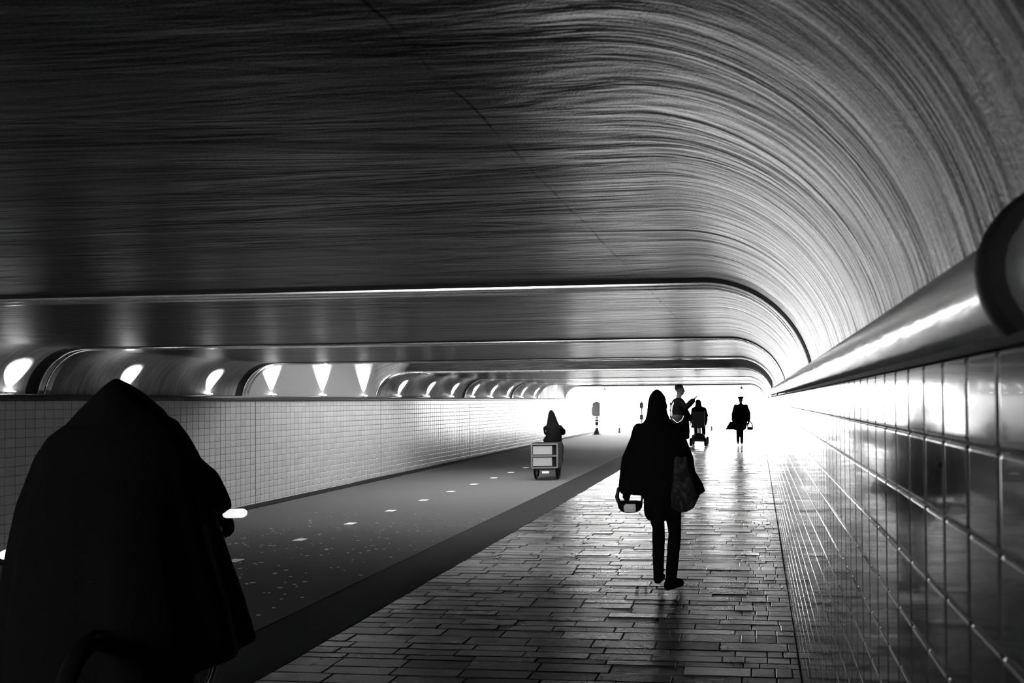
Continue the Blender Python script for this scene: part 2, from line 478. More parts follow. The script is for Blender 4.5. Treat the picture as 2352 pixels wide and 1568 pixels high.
# ------------------------------------------------------------------ floor
def pavers():
    v, f, tn = [], [], []
    y = 1.2
    while y < 33.:
        h = random.choice((.075, .10, .115, .13, .145)); xk = kerb_x(y); x = xk + .10
        L0 = random.uniform(.1, .42)
        first = True
        while x < XR - .01:
            L = L0 if first else random.choice((.40, .42, .44)); first = False
            if x > -.25: L = random.choice((.10, .14, .2))
            x1 = min(x + L, XR - .004)
            if XR - x1 < .05: x1 = XR - .004
            g = .0035; dz = random.gauss(0, .0012); tx, ty = random.gauss(0, .0035), random.gauss(0, .0075)
            cx, cy = (x + x1) / 2, y + h / 2; q = len(v); bv = .004
            def zz(px, py): return fz(py) + dz + (px - cx) * tx + (py - cy) * ty
            for (a, c) in ((x + g, y + g), (x1 - g, y + g), (x1 - g, y + h - g), (x + g, y + h - g)): v.append((a, c, fz(c) - .02))
            for (a, c) in ((x + g, y + g), (x1 - g, y + g), (x1 - g, y + h - g), (x + g, y + h - g)): v.append((a, c, zz(a, c) - .003))
            for (a, c) in ((x + g + bv, y + g + bv), (x1 - g - bv, y + g + bv), (x1 - g - bv, y + h - g - bv), (x + g + bv, y + h - g - bv)): v.append((a, c, zz(a, c)))
            F = [(q + 8, q + 9, q + 10, q + 11)]
            for o in (0, 4): F += [(q + o + i, q + o + (i + 1) % 4, q + o + 4 + (i + 1) % 4, q + o + 4 + i) for i in range(4)]
            f += F; tn += [random.random()] * 9
            x = x1
        y += h
    return make('floor', v, f, M_paver, None, 30, tn)
fl = struct(pavers())

def strip(name, xa, xb, y0, y1, dz, mat, n=80, thick=.12):
    """ribbon of ground between two edge functions"""
    b = MB(); R = []
    for i in range(n + 1):
        y = y0 + (y1 - y0) * i / n; z = fz(y) + dz
        R.append([Vector((xa(y), y, z)), Vector((xb(y), y, z)), Vector((xb(y), y, z - thick)), Vector((xa(y), y, z - thick))])
    b.rings(R); o = b.build(name, mat, None, 30); return struct(o)
strip('floor_bed', lambda y: kerb_x(y) + .05, lambda y: XR + .1, -7, 33, -.016, M_joint)
strip('kerb', lambda y: kerb_x(y) - .06, lambda y: kerb_x(y) + .10, -7, 33, .002, M_kerb)
strip('road_gutter', lambda y: kerb_x(y) - .62, lambda y: kerb_x(y) - .06, -7, 33, -.05, M_kerb)
strip('road', lambda y: XL + .28, lambda y: kerb_x(y) - .62, -7, 33, -.045, M_asph)
strip('road_edge', lambda y: XL - .1, lambda y: XL + .28, -7, 33, -.03, M_kerb)
# daylit ground past the mouth
b = MB(); b.box((-4., 83., .06), (240., 100., .2)); struct(b.build('ground', M_pave_out, None, 30))

# flush white studs along the middle of the road
sm = MB(); sm.lathe([(.001, 0), (.085, 0), (.085, .006), (.001, .008)], n=4)
st0 = None
for k in range(13):
    y = 6.72 + 1.035 * k; x = -5.45 - .012 * k; z = fz(y) - .045
    if st0 is None:
        st0 = sm.build('road_stud', M_white, None, 30); tag(st0, 'flush square white stud on the middle line of the road', 'road stud', 'road studs along the centre line')
        o = st0
    else:
        o = st0.copy(); COL.objects.link(o)
    o.location = (x, y, z); o.rotation_euler = (0, 0, PI / 4)

# pale grit on the asphalt
b = MB()
for i in range(330):
    x, y = random.uniform(-6.6, -3.75), 3.2 + 6.5 * random.random() ** .8
    s = random.uniform(.008, .02); a = random.uniform(-.5, .5)
    M = Matrix.Rotation(a, 3, 'Z')
    b.box((x, y, fz(y) - .043), (s * 1.8, s * .8, .006), M)
o = b.build('gravel', M_grit, None, 30); o['kind'] = 'stuff'; o['label'] = 'pale grit chips scattered over the dark asphalt'

def leaf(x, y, s, a, label):
    b = MB(); n = 12; R = []
    for h in (0, .004):
        R.append([Vector((s * (1 + .25 * math.sin(5 * t)) * math.cos(t), .6 * s * math.sin(t), h + .012 * (math.cos(t) ** 2))) for t in [2 * PI * k / n for k in range(n)]])
    b.rings(R); o = b.build('fallen_leaf', M_leaf, None, 50); o.location = (x, y, fz(y) + .002); o.rotation_euler = (0, 0, a)
    tag(o, label, 'leaf')
leaf(-.965, 5.80, .016, .3, 'round dark leaf lying on the pavers left of the walking woman')
leaf(-1.035, 5.76, .022, 1.2, 'ragged dark leaf lying on the pavers farthest left of the walker')

# anchor hole in a right wall tile
ab = MB(); ab.lathe([(.001, 0), (.0045, 0), (.004, -.003), (.001, -.004)], n=16, axis='x')
o = ab.build('wall_plug', M_rubber, None, 40); o.location = (XR - .001, .937, 1.512)
tag(o, 'tiny black plug in a glazed tile of the right wall', 'plug')

# ------------------------------------------------------------------ people
def hand(b, w, d, up, side, s=1.):
    """palm, four bent fingers and a thumb; w wrist, d pointing direction, up = back of the hand, side = thumb side"""
    w, d, up, side = Vector(w), Vector(d).normalized(), Vector(up).normalized(), Vector(side).normalized()
    b.tube([w, w + d * .04 * s, w + d * .085 * s], [.026 * s, .038 * s, .036 * s], 12, True, .55)
    for i, (o, L) in enumerate(((.026, .068), (.009, .078), (-.009, .072), (-.025, .056))):
        p = w + d * .085 * s + side * o * s
        b.tube([p, p + (d * .45 * L - up * .05 * L) * s, p + (d * .72 * L - up * .38 * L) * s, p + (d * .72 * L - up * .75 * L) * s], [.0095 * s, .009 * s, .0085 * s, .0075 * s], 8, True)
    p = w + d * .03 * s + side * .03 * s
    b.tube([p, p + (side * .028 + d * .03 - up * .012) * s, p + (side * .03 + d * .058 - up * .03) * s], [.013 * s, .011 * s, .009 * s], 8, True)

def head(b, c, face, s=1., tilt=0.):
    """skull, jaw, nose, brow, lips and ears about the centre of the head; face = direction it looks"""
    c = Vector(c); f = Vector(face).normalized(); r = f.cross(Vector((0, 0, 1))).normalized(); u = r.cross(f)
    M = Matrix((r, f, u)).transposed()
    def at(x, y, z): return c + M @ Vector((x, y, z)) * s
    b.ball(at(0, -.012, .03), (.078 * s, .097 * s, .092 * s), 20, 12, M)
    b.ball(at(0, .022, -.045), (.058 * s, .066 * s, .072 * s), 16, 10, M)
    b.ball(at(0, .062, -.092), (.024 * s, .022 * s, .02 * s), 10, 8, M)
    b.tube([at(0, .088, .012), at(0, .104, -.02), at(0, .108, -.03)], [.009 * s, .013 * s, .015 * s], 8, True)
    b.tube([at(-.045, .075, .026), at(0, .088, .03), at(.045, .075, .026)], .011 * s, 8, True)
    for q in (-.058, -.066): b.tube([at(-.022, .076, q), at(0, .086, q), at(.022, .076, q)], .007 * s, 8, True)
    for sx in (-1, 1):
        b.ball(at(.032 * sx, .078, .008), (.014 * s, .011 * s, .010 * s), 10, 8, M)
        b.ball(at(.079 * sx, -.008, -.012), (.010 * s, .018 * s, .031 * s), 10, 8, M)

def person_body(J, s=1., face=(0, 1, 0), mat=None, parent=None, voxel=.011, hands=True, thumb=1):
    """J: joint dict; limbs taper between joints; one skin"""
    b = MB(); V = {k: Vector(p) for k, p in J.items()}
    head(b, V['head'], face, s)
    b.tube([V['neck'] - Vector((0, 0, .06)), V['neck'] + (V['head'] - V['neck']) * .6], [.062 * s, .052 * s], 14, True)
    hipc = (V['hipL'] + V['hipR']) / 2; shc = (V['shL'] + V['shR']) / 2
    ax = (V['shR'] - V['shL']); ang = math.atan2(ax.y, ax.x)
    rows = []
    n = 24
    for t, rx, ry in ((-.14, .10, .08), (-.05, .155, .11), (.1, .165, .115), (.35, .14, .10), (.6, .155, .112), (.82, .175, .115), (.95, .15, .09), (1.04, .07, .06)):
        c = hipc.lerp(shc, t)
        rows.append([c + Vector((rx * s * math.cos(2 * PI * k / n) * math.cos(ang) - ry * s * math.sin(2 * PI * k / n) * math.sin(ang), rx * s * math.cos(2 * PI * k / n) * math.sin(ang) + ry * s * math.sin(2 * PI * k / n) * math.cos(ang), 0)) for k in range(n)])
    b.rings(rows)
    for S in 'LR':
        sh, el, wr = V['sh' + S], V['el' + S], V['wr' + S]
        b.tube([sh, sh.lerp(el, .35), el], [.058 * s, .052 * s, .041 * s], 12, True)
        b.tube([el, el.lerp(wr, .3), wr], [.042 * s, .041 * s, .027 * s], 12, True)
        if hands:
            d = (wr - el).normalized(); sd = Vector(J['thumb' + S]) if 'thumb' + S in J else Vector((0, 1, 0))
            sd = (sd - d * sd.dot(d)).normalized(); up = d.cross(sd) * (1 if S == 'R' else -1)
            hand(b, wr, d, up, sd, s)
        hp, kn, an, to = V['hip' + S], V['kn' + S], V['an' + S], V['to' + S]
        b.tube([hp, hp.lerp(kn, .4), kn], [.092 * s, .08 * s, .056 * s], 14, True)
        b.tube([kn, kn.lerp(an, .3), kn.lerp(an, .75), an], [.056 * s, .058 * s, .042 * s, .036 * s], 14, True)
        b.tube([an + (an - to).normalized() * .05 * s - Vector((0, 0, .035 * s)), an.lerp(to, .5) - Vector((0, 0, .012 * s)), to], [.036 * s, .04 * s, .03 * s], 10, True)
    return b.fused('body', mat or M_black, parent, voxel, 2)

def sleeve(b, sh, el, wr, r0=.085, r1=.07, r2=.06):
    sh, el, wr = Vector(sh), Vector(el), Vector(wr)
    b.tube([sh, sh.lerp(el, .5), el, el.lerp(wr, .5), wr], [r0, (r0 + r1) / 2, r1, (r1 + r2) / 2, r2], 16, True)

# --- walking woman, seen from behind, nearest on the pavers
def woman():
    w = thing('person', 'person in a dark flared coat and hood walking down the middle of the pavers', 'person', (-.80, 5.72, fz(5.72)))
    J = dict(head=(-.045, .03, 1.555), neck=(-.04, .0, 1.43), shL=(-.20, 0, 1.35), shR=(.13, 0, 1.35), hipL=(-.11, 0, .90), hipR=(.06, 0, .90),
             elL=(-.275, -.02, 1.09), wrL=(-.315, .06, .845), elR=(.195, -.02, 1.10), wrR=(.215, .10, .88),
             knL=(-.06, .14, .50), anL=(-.058, .10, .13), toL=(-.060, .26, .045), knR=(.095, .03, .48), anR=(.065, -.04, .085), toR=(.125, .10, .035),
             thumbL=(0, 1, 0), thumbR=(0, 1, 0))
    bd = person_body(J, .98, (0, 1, 0), M_black, w, .010)
    b = MB()
    b.loft([(1.41, -.04, 0, .075, .075), (1.39, -.038, 0, .14, .10), (1.355, -.035, 0, .20, .125), (1.29, -.03, 0, .222, .14), (1.14, -.015, -.01, .245, .16), (1.09, -.035, -.01, .275, .17), (1.0, -.045, -.01, .285, .18), (.90, -.055, 0, .285, .18), (.84, -.055, 0, .27, .17), (.805, -.04, 0, .20, .15)], 56, .05, 8, .6)
    b.loft([(.95, .0, 0, .16, .17), (.8, .0, 0, .162, .18), (.70, -.002, 0, .158, .18), (.645, 0, 0, .15, .17), (.60, -.01, 0, .11, .14)], 48, .07, 7, .2)
    sleeve(b, (-.17, 0, 1.33), J['elL'], (-.315, .05, .86), .075, .075, .075)
    sleeve(b, (.10, 0, 1.33), J['elR'], (.215, .09, .90), .075, .07, .06)
    # right coat tail swinging out, and the drooping tail at the back
    b.rings([[Vector((cx + rx * math.cos(t), cy + ry * math.sin(t), z + tz * math.cos(t))) for t in [2 * PI * k / 20 for k in range(20)]] for z, cx, cy, rx, ry, tz in
             ((1.14, .16, -.03, .06, .10, 0), (1.0, .19, -.04, .09, .12, 0), (.90, .215, -.04, .125, .13, 0), (.80, .225, -.04, .135, .125, .04), (.72, .19, -.04, .10, .10, .07), (.655, .13, -.04, .05, .07, .05))])
    b.tube([(-.02, -.12, .72), (-.02, -.15, .62), (-.025, -.15, .53)], [.09, .055, .012], 14, True)
    b.tube([(-.03, -.03, .66), (-.035, -.04, .52), (-.045, -.04, .43)], [.02, .012, .007], 10, True)
    b.fused('coat', M_black2, w, .010, 2)
    b = MB()
    b.loft([(1.69, -.045, .0, .008, .02), (1.675, -.045, .0, .035, .05), (1.635, -.045, -.005, .062, .10), (1.57, -.045, -.01, .076, .118), (1.49, -.043, -.015, .084, .12), (1.43, -.04, -.015, .105, .115), (1.385, -.035, -.01, .15, .12), (1.34, -.035, 0, .185, .13)], 40, .05, 7, 0)
    b.fused('hood', M_black2, w, .010, 2)
    for S in 'LR':
        an, to = Vector(J['an' + S]), Vector(J['to' + S]); kn = Vector(J['kn' + S])
        b = MB(); b.tube([an.lerp(kn, .55), an.lerp(kn, .25), an], [.054, .050, .046], 16, True)
        h = an + (an - to).normalized() * .045 - Vector((0, 0, an.z - to.z))
        b.tube([h + Vector((0, 0, .012)), h.lerp(to, .5) + Vector((0, 0, .022)), to + Vector((0, 0, .006))], [.040, .046, .038], 14, True)
        b.tube([an, h + Vector((0, 0, .02))], [.046, .04], 12, True)
        b.fused('boot', M_black, w, .008, 2)
    # the bag hanging from the left hand
    g = thing('handbag', 'rounded dark bag with a pale front hanging from the walking woman\'s left hand', 'bag', (-1.095, 5.80, fz(5.8) + .64))
    b = MB(); b.loft([(0, 0, 0, .05, .045), (.012, 0, 0, .08, .065), (.04, 0, 0, .102, .08), (.075, 0, 0, .108, .08), (.092, 0, 0, .10, .06), (.10, 0, 0, .07, .035)], 32); b.build('bag_body', M_leather, g, 50)
    b = MB(); b.tube([(-.09, 0, .07), (-.115, 0, .13), (-.10, 0, .20), (-.04, 0, .245), (.02, 0, .245), (.075, 0, .20), (.105, 0, .13), (.095, 0, .07)], [.018, .018, .016, .014, .014, .012, .010, .010], 12); b.build('handle', M_leather, g, 50)
    b = MB(); b.loft([(.012, .01, -.060, .045, .012), (.03, .01, -.070, .052, .014), (.065, .01, -.074, .052, .014), (.082, .01, -.066, .045, .010)], 20); b.build('front_panel', M_pale, g, 50)['label'] = 'pale front panel'
    # tote hanging on her right side
    g = thing('tote_bag', 'dark patterned tote bag swinging at the walking woman\'s right hip', 'bag', (-.59, 5.50, fz(5.5) + .70))
    b = MB(); b.loft([(0, -.02, 0, .04, .03), (.03, -.02, 0, .09, .045), (.12, .0, 0, .115, .05), (.24, -.015, 0, .085, .045), (.38, -.03, 0, .06, .035), (.44, -.03, 0, .05, .025)], 28, .05, 5); b.build('bag_body', PATT, g, 50)
    b = MB(); b.tube([(-.03, 0, .43), (-.05, .03, .50), (-.06, .10, .60), (-.05, .14, .66)], .008, 8); b.build('strap', M_black, g, 50)

def pattern_cloth():
    m, nt, b = nmat('patterned_cloth'); g = G(nt); tc = g.n('ShaderNodeTexCoord')
    n = g.noise(tc.outputs['Object'], (14, 14, 9), 4, .65, 1.2)
    g.l(g.ramp(n, [(.45, .006), (.6, .03)]), b.inputs['Base Color']); b.inputs['Roughness'].default_value = .8
    b.inputs['Specular IOR Level'].default_value = .1
    return m
PATT = pattern_cloth()
woman()

# --- hooded rider close to the camera on the left, leaning into a turn
def near_cyclist():
    X, Y = -2.91, 3.15
    bike = thing('bicycle', 'black upright bicycle under the big caped rider at left, white bar ends', 'bicycle', (X, Y, fz(Y) - .045))
    a = math.radians(25)                        # heads slightly left of the tunnel axis
    bike.rotation_euler = (0, math.radians(-8), a)
    wheel_r = .34
    for yy in (-.52, .55):
        b = MB(); b.torus((0, yy, wheel_r), wheel_r - .02, .02, 'x', 48, 10); wo = b.build('wheel', M_rubber, bike, 60)
        b = MB(); b.torus((0, yy, wheel_r), wheel_r - .045, .010, 'x', 48, 8); b.lathe([(.02, -.04), (.025, 0), (.02, .04)], (0, yy, wheel_r), 16, 'x')
        for k in range(18):
            t = 2 * PI * k / 18; b.tube([(.02 * (-1) ** k, yy, wheel_r), (0, yy + .29 * math.cos(t), wheel_r + .29 * math.sin(t))], .0012, 5)
        b.build('spokes', M_frame, wo, 50)
        b = MB(); R = []
        for k in range(17):
            t = math.radians(-10 + 190 * k / 16); c = Vector((0, yy + (wheel_r + .02) * math.cos(t), wheel_r + (wheel_r + .02) * math.sin(t)))
            d = Vector((0, math.cos(t), math.sin(t))); R.append([c + Vector((-.028, 0, 0)), c + d * .012, c + Vector((.028, 0, 0)), c + d * .006])
        b.rings(R); b.build('mudguard', M_frame, bike, 50)
    b = MB()
    bb, st, hd, rw, fw = (0, -.06, .30), (0, -.26, .82), (0, .34, .86), (0, -.52, .34), (0, .55, .34)
    b.tube([bb, st], .016); b.tube([bb, (0, .36, .66)], .018); b.tube([(0, -.20, .66), hd], .015); b.tube([(0, .38, .62), hd, (0, .31, .98)], .018)
    for sx in (-.05, .05):
        b.tube([bb, (sx, -.52, .34)], .009); b.tube([(0, -.22, .72), (sx, -.52, .34)], .008); b.tube([(sx * .6, .38, .62), (sx, .55, .34)], .011)
    b.build('frame', M_frame, bike, 50)
    b = MB(); b.tube([(-.36, .06, 1.045), (-.30, .14, 1.055), (-.17, .27, 1.06), (0, .31, 1.0), (.17, .27, 1.06), (.30, .14, 1.055), (.36, .06, 1.045)], .011, 12); hb = b.build('handlebar', M_frame, bike, 50)
    for sx in (-1, 1):
        b = MB(); b.tube([(.36 * sx, .06, 1.045), (.47 * sx, -.03, 1.040)], .023, 14, True); b.build('bar_end', M_bar, hb, 50)['label'] = 'white bar end with added glow'
    b = MB(); b.loft([(.86, 0, -.30, .03, .05), (.875, 0, -.32, .10, .12), (.905, 0, -.33, .105, .125), (.925, 0, -.33, .06, .08)], 24); b.build('saddle', M_leather, bike, 50)
    b = MB(); b.lathe([(.09, -.006), (.095, 0), (.09, .006)], (.05, -.06, .30), 28, 'x'); b.tube([(.06, -.06, .30), (.08, -.06, .14)], .01); b.tube([(-.06, -.06, .30), (-.08, -.06, .46)], .01); cr = b.build('crank', M_silver, bike, 50)
    for sx, zz in ((1, .14), (-1, .46)):
        b = MB(); b.box((sx * .13, -.06, zz), (.09, .08, .025)); b.build('pedal', M_rubber, bike, 30)
    # rider
    p = thing('person', 'huge black silhouette of a hooded caped cyclist nearest the camera at left', 'person', (X, Y, fz(Y) - .045))
    p.rotation_euler = bike.rotation_euler
    J = dict(head=(.02, .10, 1.60), neck=(0, .0, 1.46), shL=(-.20, -.03, 1.42), shR=(.20, -.03, 1.42), hipL=(-.10, -.30, .98), hipR=(.10, -.30, .98),
             elL=(-.33, .00, 1.20), wrL=(-.36, .03, 1.08), elR=(.33, -.01, 1.24), wrR=(.36, .03, 1.08),
             knL=(-.12, .08, .86), anL=(-.13, -.04, .55), toL=(-.13, .10, .51), knR=(.12, .12, .62), anR=(.13, -.06, .24), toR=(.13, .08, .18), thumbL=(1, 0, 0), thumbR=(-1, 0, 0))
    person_body(J, 1.0, (0, 1, -.25), M_black, p, .011)
    b = MB()
    b.loft([(1.60, 0, .02, .185, .13), (1.55, 0, .0, .25, .16), (1.465, 0, -.03, .295, .19), (1.36, 0, -.05, .33, .22), (1.26, -.01, -.07, .35, .26), (1.06, -.02, -.09, .38, .33), (.85, -.03, -.10, .415, .38), (.62, -.03, -.12, .45, .42), (.40, -.03, -.13, .47, .45)], 64, .04, 9, .4)
    sleeve(b, (.19, -.03, 1.40), (.34, -.01, 1.23), (.375, .03, 1.09), .085, .06, .045)
    sleeve(b, (-.19, -.03, 1.40), (-.34, -.01, 1.22), (-.375, .03, 1.09), .085, .06, .045)
    b.fused('rain_cape', M_black2, p, .014, 2)
    b = MB()
    b.loft([(1.79, .03, .02, .008, .02), (1.765, .03, .02, .04, .06), (1.71, .025, .03, .095, .12), (1.66, .015, .03, .14, .14), (1.60, .01, .02, .19, .15), (1.54, 0, .01, .22, .15), (1.48, 0, 0, .21, .14)], 40, .03, 7)
    b.fused('hood', M_black2, p, .012, 2)
near_cyclist()

# --- tall bareheaded man with a shoulder bag, behind the woman
def bag_man():
    X, Y = -1.66, 14.6
    p = thing('person', 'tall bareheaded man with a pale bag strap raising one forearm behind the woman', 'person', (X, Y, fz(Y)))
    J = dict(head=(.0, 0, 1.77), neck=(-.03, 0, 1.62), shL=(-.05, .17, 1.52), shR=(-.02, -.17, 1.52), hipL=(-.04, .09, .98), hipR=(-.04, -.09, .98),
             elL=(.10, .26, 1.30), wrL=(.20, .24, 1.12), elR=(.16, -.22, 1.40), wrR=(.30, -.16, 1.55), knL=(.06, .10, .54), anL=(-.02, .10, .09), toL=(.14, .10, .04), knR=(.0, -.10, .54), anR=(-.12, -.10, .10), toR=(.05, -.10, .04), thumbL=(0, 0, 1), thumbR=(0, 1, 0))
    person_body(J, 1.04, (1, 0, 0), M_skin, p, .013)
    b = MB(); b.loft([(1.60, -.03, 0, .07, .07), (1.56, -.04, 0, .12, .18), (1.50, -.03, 0, .15, .23), (1.3, -.02, 0, .17, .22), (1.1, 0, 0, .19, .21), (.9, 0, 0, .20, .22), (.72, 0, 0, .19, .21)], 40, .05, 7)
    sleeve(b, J['shL'], J['elL'], (.19, .24, 1.14), .08, .07, .055); sleeve(b, J['shR'], J['elR'], (.29, -.165, 1.535), .08, .075, .062)
    b.fused('coat', M_black2, p, .013, 2)
    b = MB(); b.loft([(.80, 0, 0, .14, .16), (.7, 0, 0, .13, .16), (.66, 0, 0, .05, .06)], 20)
    for kn, an in (((.06, .10, .54), (-.02, .10, .10)), ((.0, -.10, .54), (-.12, -.10, .11))): b.tube([(0, kn[1], .86), kn, an], [.10, .075, .06], 14, True)
    b.fused('trousers', M_black, p, .013, 2)
    b = MB(); b.ball((-.02, 0, 1.815), (.098, .086, .09), 20, 10); b.build('hair', M_hair, p, 60)
    g = thing('shoulder_bag', 'dark messenger bag on a pale strap across the tall man\'s hip', 'bag', (X - .02, Y - .24, fz(Y) + 1.02))
    b = MB(); b.loft([(0, 0, 0, .10, .04), (.02, 0, 0, .13, .055), (.16, 0, 0, .135, .06), (.22, 0, 0, .12, .04)], 28); b.build('bag_body', M_leather, g, 50)
    b = MB(); b.tube([(-.12, -.005, .19), (-.135, .0, .30), (-.12, .02, .42), (-.06, .09, .535), (.0, .20, .57)], .014, 8, False, .4); b.build('strap', M_pale, g, 50)['label'] = 'pale strap'
    b = MB(); b.tube([(-.11, -.05, .14), (0, -.075, .05), (.10, -.06, .12), (.13, -.04, .20)], .010, 8); b.build('piping', M_pale, g, 50)
bag_man()

# --- rider on a mobility scooter, seen from behind
def scooter():
    X, Y = -1.945, 22.66
    s = thing('mobility_scooter', 'four wheeled mobility scooter on the pavers carrying a hunched rider', 'scooter', (X, Y, fz(Y)))
    b = MB(); b.box((0, .1, .20), (.44, 1.0, .10)); b.loft([(.24, 0, -.28, .24, .26), (.36, 0, -.28, .22, .24), (.42, 0, -.28, .12, .14)], 24); b.build('chassis', M_frame, s, 40)
    for x, y in ((-.24, -.36), (.24, -.36), (-.24, .5), (.24, .5)):
        b = MB(); b.lathe([(.04, -.045), (.11, -.045), (.135, -.03), (.14, 0), (.135, .03), (.11, .045), (.04, .045)], (x, y, .14), 24, 'x'); b.build('wheel', M_rubber, s, 50)
    b = MB(); b.tube([(0, -.2, .40), (0, -.2, .60)], .04); b.build('seat_post', M_silver, s, 50)
    b = MB(); b.box((0, -.15, .64), (.46, .44, .09)); b.build('seat', M_leather, s, 40)
    b = MB(); b.box((0, -.38, .90), (.42, .08, .46)); b.build('backrest', M_leather, s, 40)
    b = MB(); b.tube([(0, .52, .24), (0, .40, .80), (0, .30, .98)], .025); b.tube([(-.28, .22, 1.0), (0, .30, .98), (.28, .22, 1.0)], .014); b.build('tiller', M_frame, s, 50)
    for sx in (-1, 1):
        b = MB(); b.tube([(sx * .26, -.34, .70), (sx * .27, -.1, .82), (sx * .27, .1, .82)], .018); b.build('armrest', M_frame, s, 50)
    p = thing('person', 'hunched person in a bulky dark coat riding the mobility scooter, seen from behind', 'person', (X, Y, fz(Y) + .002))
    J = dict(head=(-.02, .10, 1.40), neck=(0, .0, 1.27), shL=(-.17, -.04, 1.20), shR=(.18, -.04, 1.20), hipL=(-.10, -.16, .76), hipR=(.10, -.16, .76),
             elL=(-.22, .02, .98), wrL=(-.22, .20, 1.0), elR=(.24, .02, .98), wrR=(.24, .20, 1.0), knL=(-.13, .26, .72), anL=(-.13, .30, .33), toL=(-.13, .45, .285), knR=(.13, .26, .72), anR=(.13, .30, .33), toR=(.13, .45, .285), thumbL=(1, 0, 0), thumbR=(-1, 0, 0))
    person_body(J, .98, (0, 1, 0), M_skin, p, .014)
    b = MB(); b.loft([(1.31, -.02, 0, .10, .10), (1.27, -.01, -.02, .17, .15), (1.18, .01, -.05, .215, .19), (1.0, .03, -.06, .245, .24), (.85, .03, -.05, .26, .26), (.70, .01, -.02, .24, .27), (.58, .0, .0, .17, .24)], 40, .05, 7)
    sleeve(b, J['shL'], J['elL'], (-.22, .18, 1.0), .08, .07, .06); sleeve(b, J['shR'], J['elR'], (.24, .18, 1.0), .08, .07, .06)
    b.tube([(-.13, .1, .70), (-.13, .28, .71), (-.13, .30, .36)], [.09, .08, .065], 12, True); b.tube([(.13, .1, .70), (.13, .28, .71), (.13, .30, .36)], [.09, .08, .065], 12, True)
    b.fused('coat', M_black2, p, .014, 2)
    b = MB(); b.loft([(1.53, -.03, .08, .03, .04), (1.50, -.03, .08, .085, .10), (1.42, -.025, .08, .105, .12), (1.33, -.02, .05, .11, .12), (1.26, -.01, .02, .14, .13)], 30); b.fused('hood', M_black2, p, .013, 2)
scooter()

# --- person in a flat cap and wide coat, far right
def cap_person():
    X, Y = -.56, 22.81
    p = thing('person', 'person in a flat cap and wide coat walking by the right wall far off', 'person', (X, Y, fz(Y)))
    J = dict(head=(0, 0, 1.49), neck=(0, 0, 1.37), shL=(-.17, 0, 1.29), shR=(.17, 0, 1.29), hipL=(-.09, 0, .84), hipR=(.09, 0, .84),
             elL=(-.24, .0, 1.04), wrL=(-.26, .02, .82), elR=(.26, .0, 1.04), wrR=(.26, .02, .80), knL=(-.10, .05, .46), anL=(-.10, -.06, .12), toL=(-.10, .06, .05), knR=(.02, .04, .45), anR=(.02, .06, .085), toR=(.02, .20, .035), thumbL=(0, 1, 0), thumbR=(0, 1, 0))
    person_body(J, .93, (0, 1, 0), M_skin, p, .013)
    b = MB(); b.loft([(1.38, 0, 0, .06, .06), (1.34, 0, 0, .12, .10), (1.28, 0, 0, .19, .13), (1.1, 0, 0, .21, .16), (.9, -.02, 0, .235, .18), (.7, -.04, 0, .24, .20), (.56, -.05, 0, .22, .19), (.5, -.05, 0, .17, .16)], 40, .06, 7)
    sleeve(b, J['shL'], J['elL'], (-.26, .02, .84), .075, .07, .055); sleeve(b, J['shR'], J['elR'], (.26, .02, .82), .075, .07, .055)
    b.fused('coat', M_black2, p, .013, 2)
    b = MB()
    for S in 'LR': b.tube([J['hip' + S], J['kn' + S], J['an' + S]], [.09, .065, .05], 12, True)
    b.fused('trousers', M_black, p, .013, 2)
    b = MB(); b.lathe([(.07, -.03), (.088, -.01), (.105, .02), (.11, .04), (.08, .058), (.03, .066)], (0, -.01, 1.56), 24); b.ball((0, .09, 1.56), (.075, .06, .012), 16, 6); b.build('flat_cap', M_black, p, 50)
    g = thing('shopping_bag', 'wide dark shopping bag held at the left side of the flat capped person', 'bag', (X - .30, Y, fz(Y) + .52))
    b = MB(); b.loft([(0, -.03, 0, .17, .05), (.02, -.03, 0, .18, .06), (.18, 0, 0, .12, .05), (.26, .02, 0, .08, .03)], 28); b.build('bag_body', M_black, g, 50)
    b = MB(); b.tube([(-.04, 0, .25), (-.02, 0, .31), (.02, 0, .33), (.06, 0, .31), (.08, 0, .25)], .008, 8); b.build('handle', M_black, g, 50)
    g = thing('handbag', 'small dark bag with a loop handle at the right side of the flat capped person', 'bag', (X + .30, Y, fz(Y) + .50))
    b = MB(); b.loft([(0, 0, 0, .09, .04), (.015, 0, 0, .10, .05), (.09, 0, 0, .10, .05), (.11, 0, 0, .085, .035)], 24); b.build('bag_body', M_black, g, 50)
    b = MB(); b.tube([(-.08, 0, .10), (-.075, 0, .22), (-.04, 0, .29), (.02, 0, .27), (.075, 0, .18), (.085, 0, .10)], .022, 8); b.build('handle', M_black, g, 50)
cap_person()

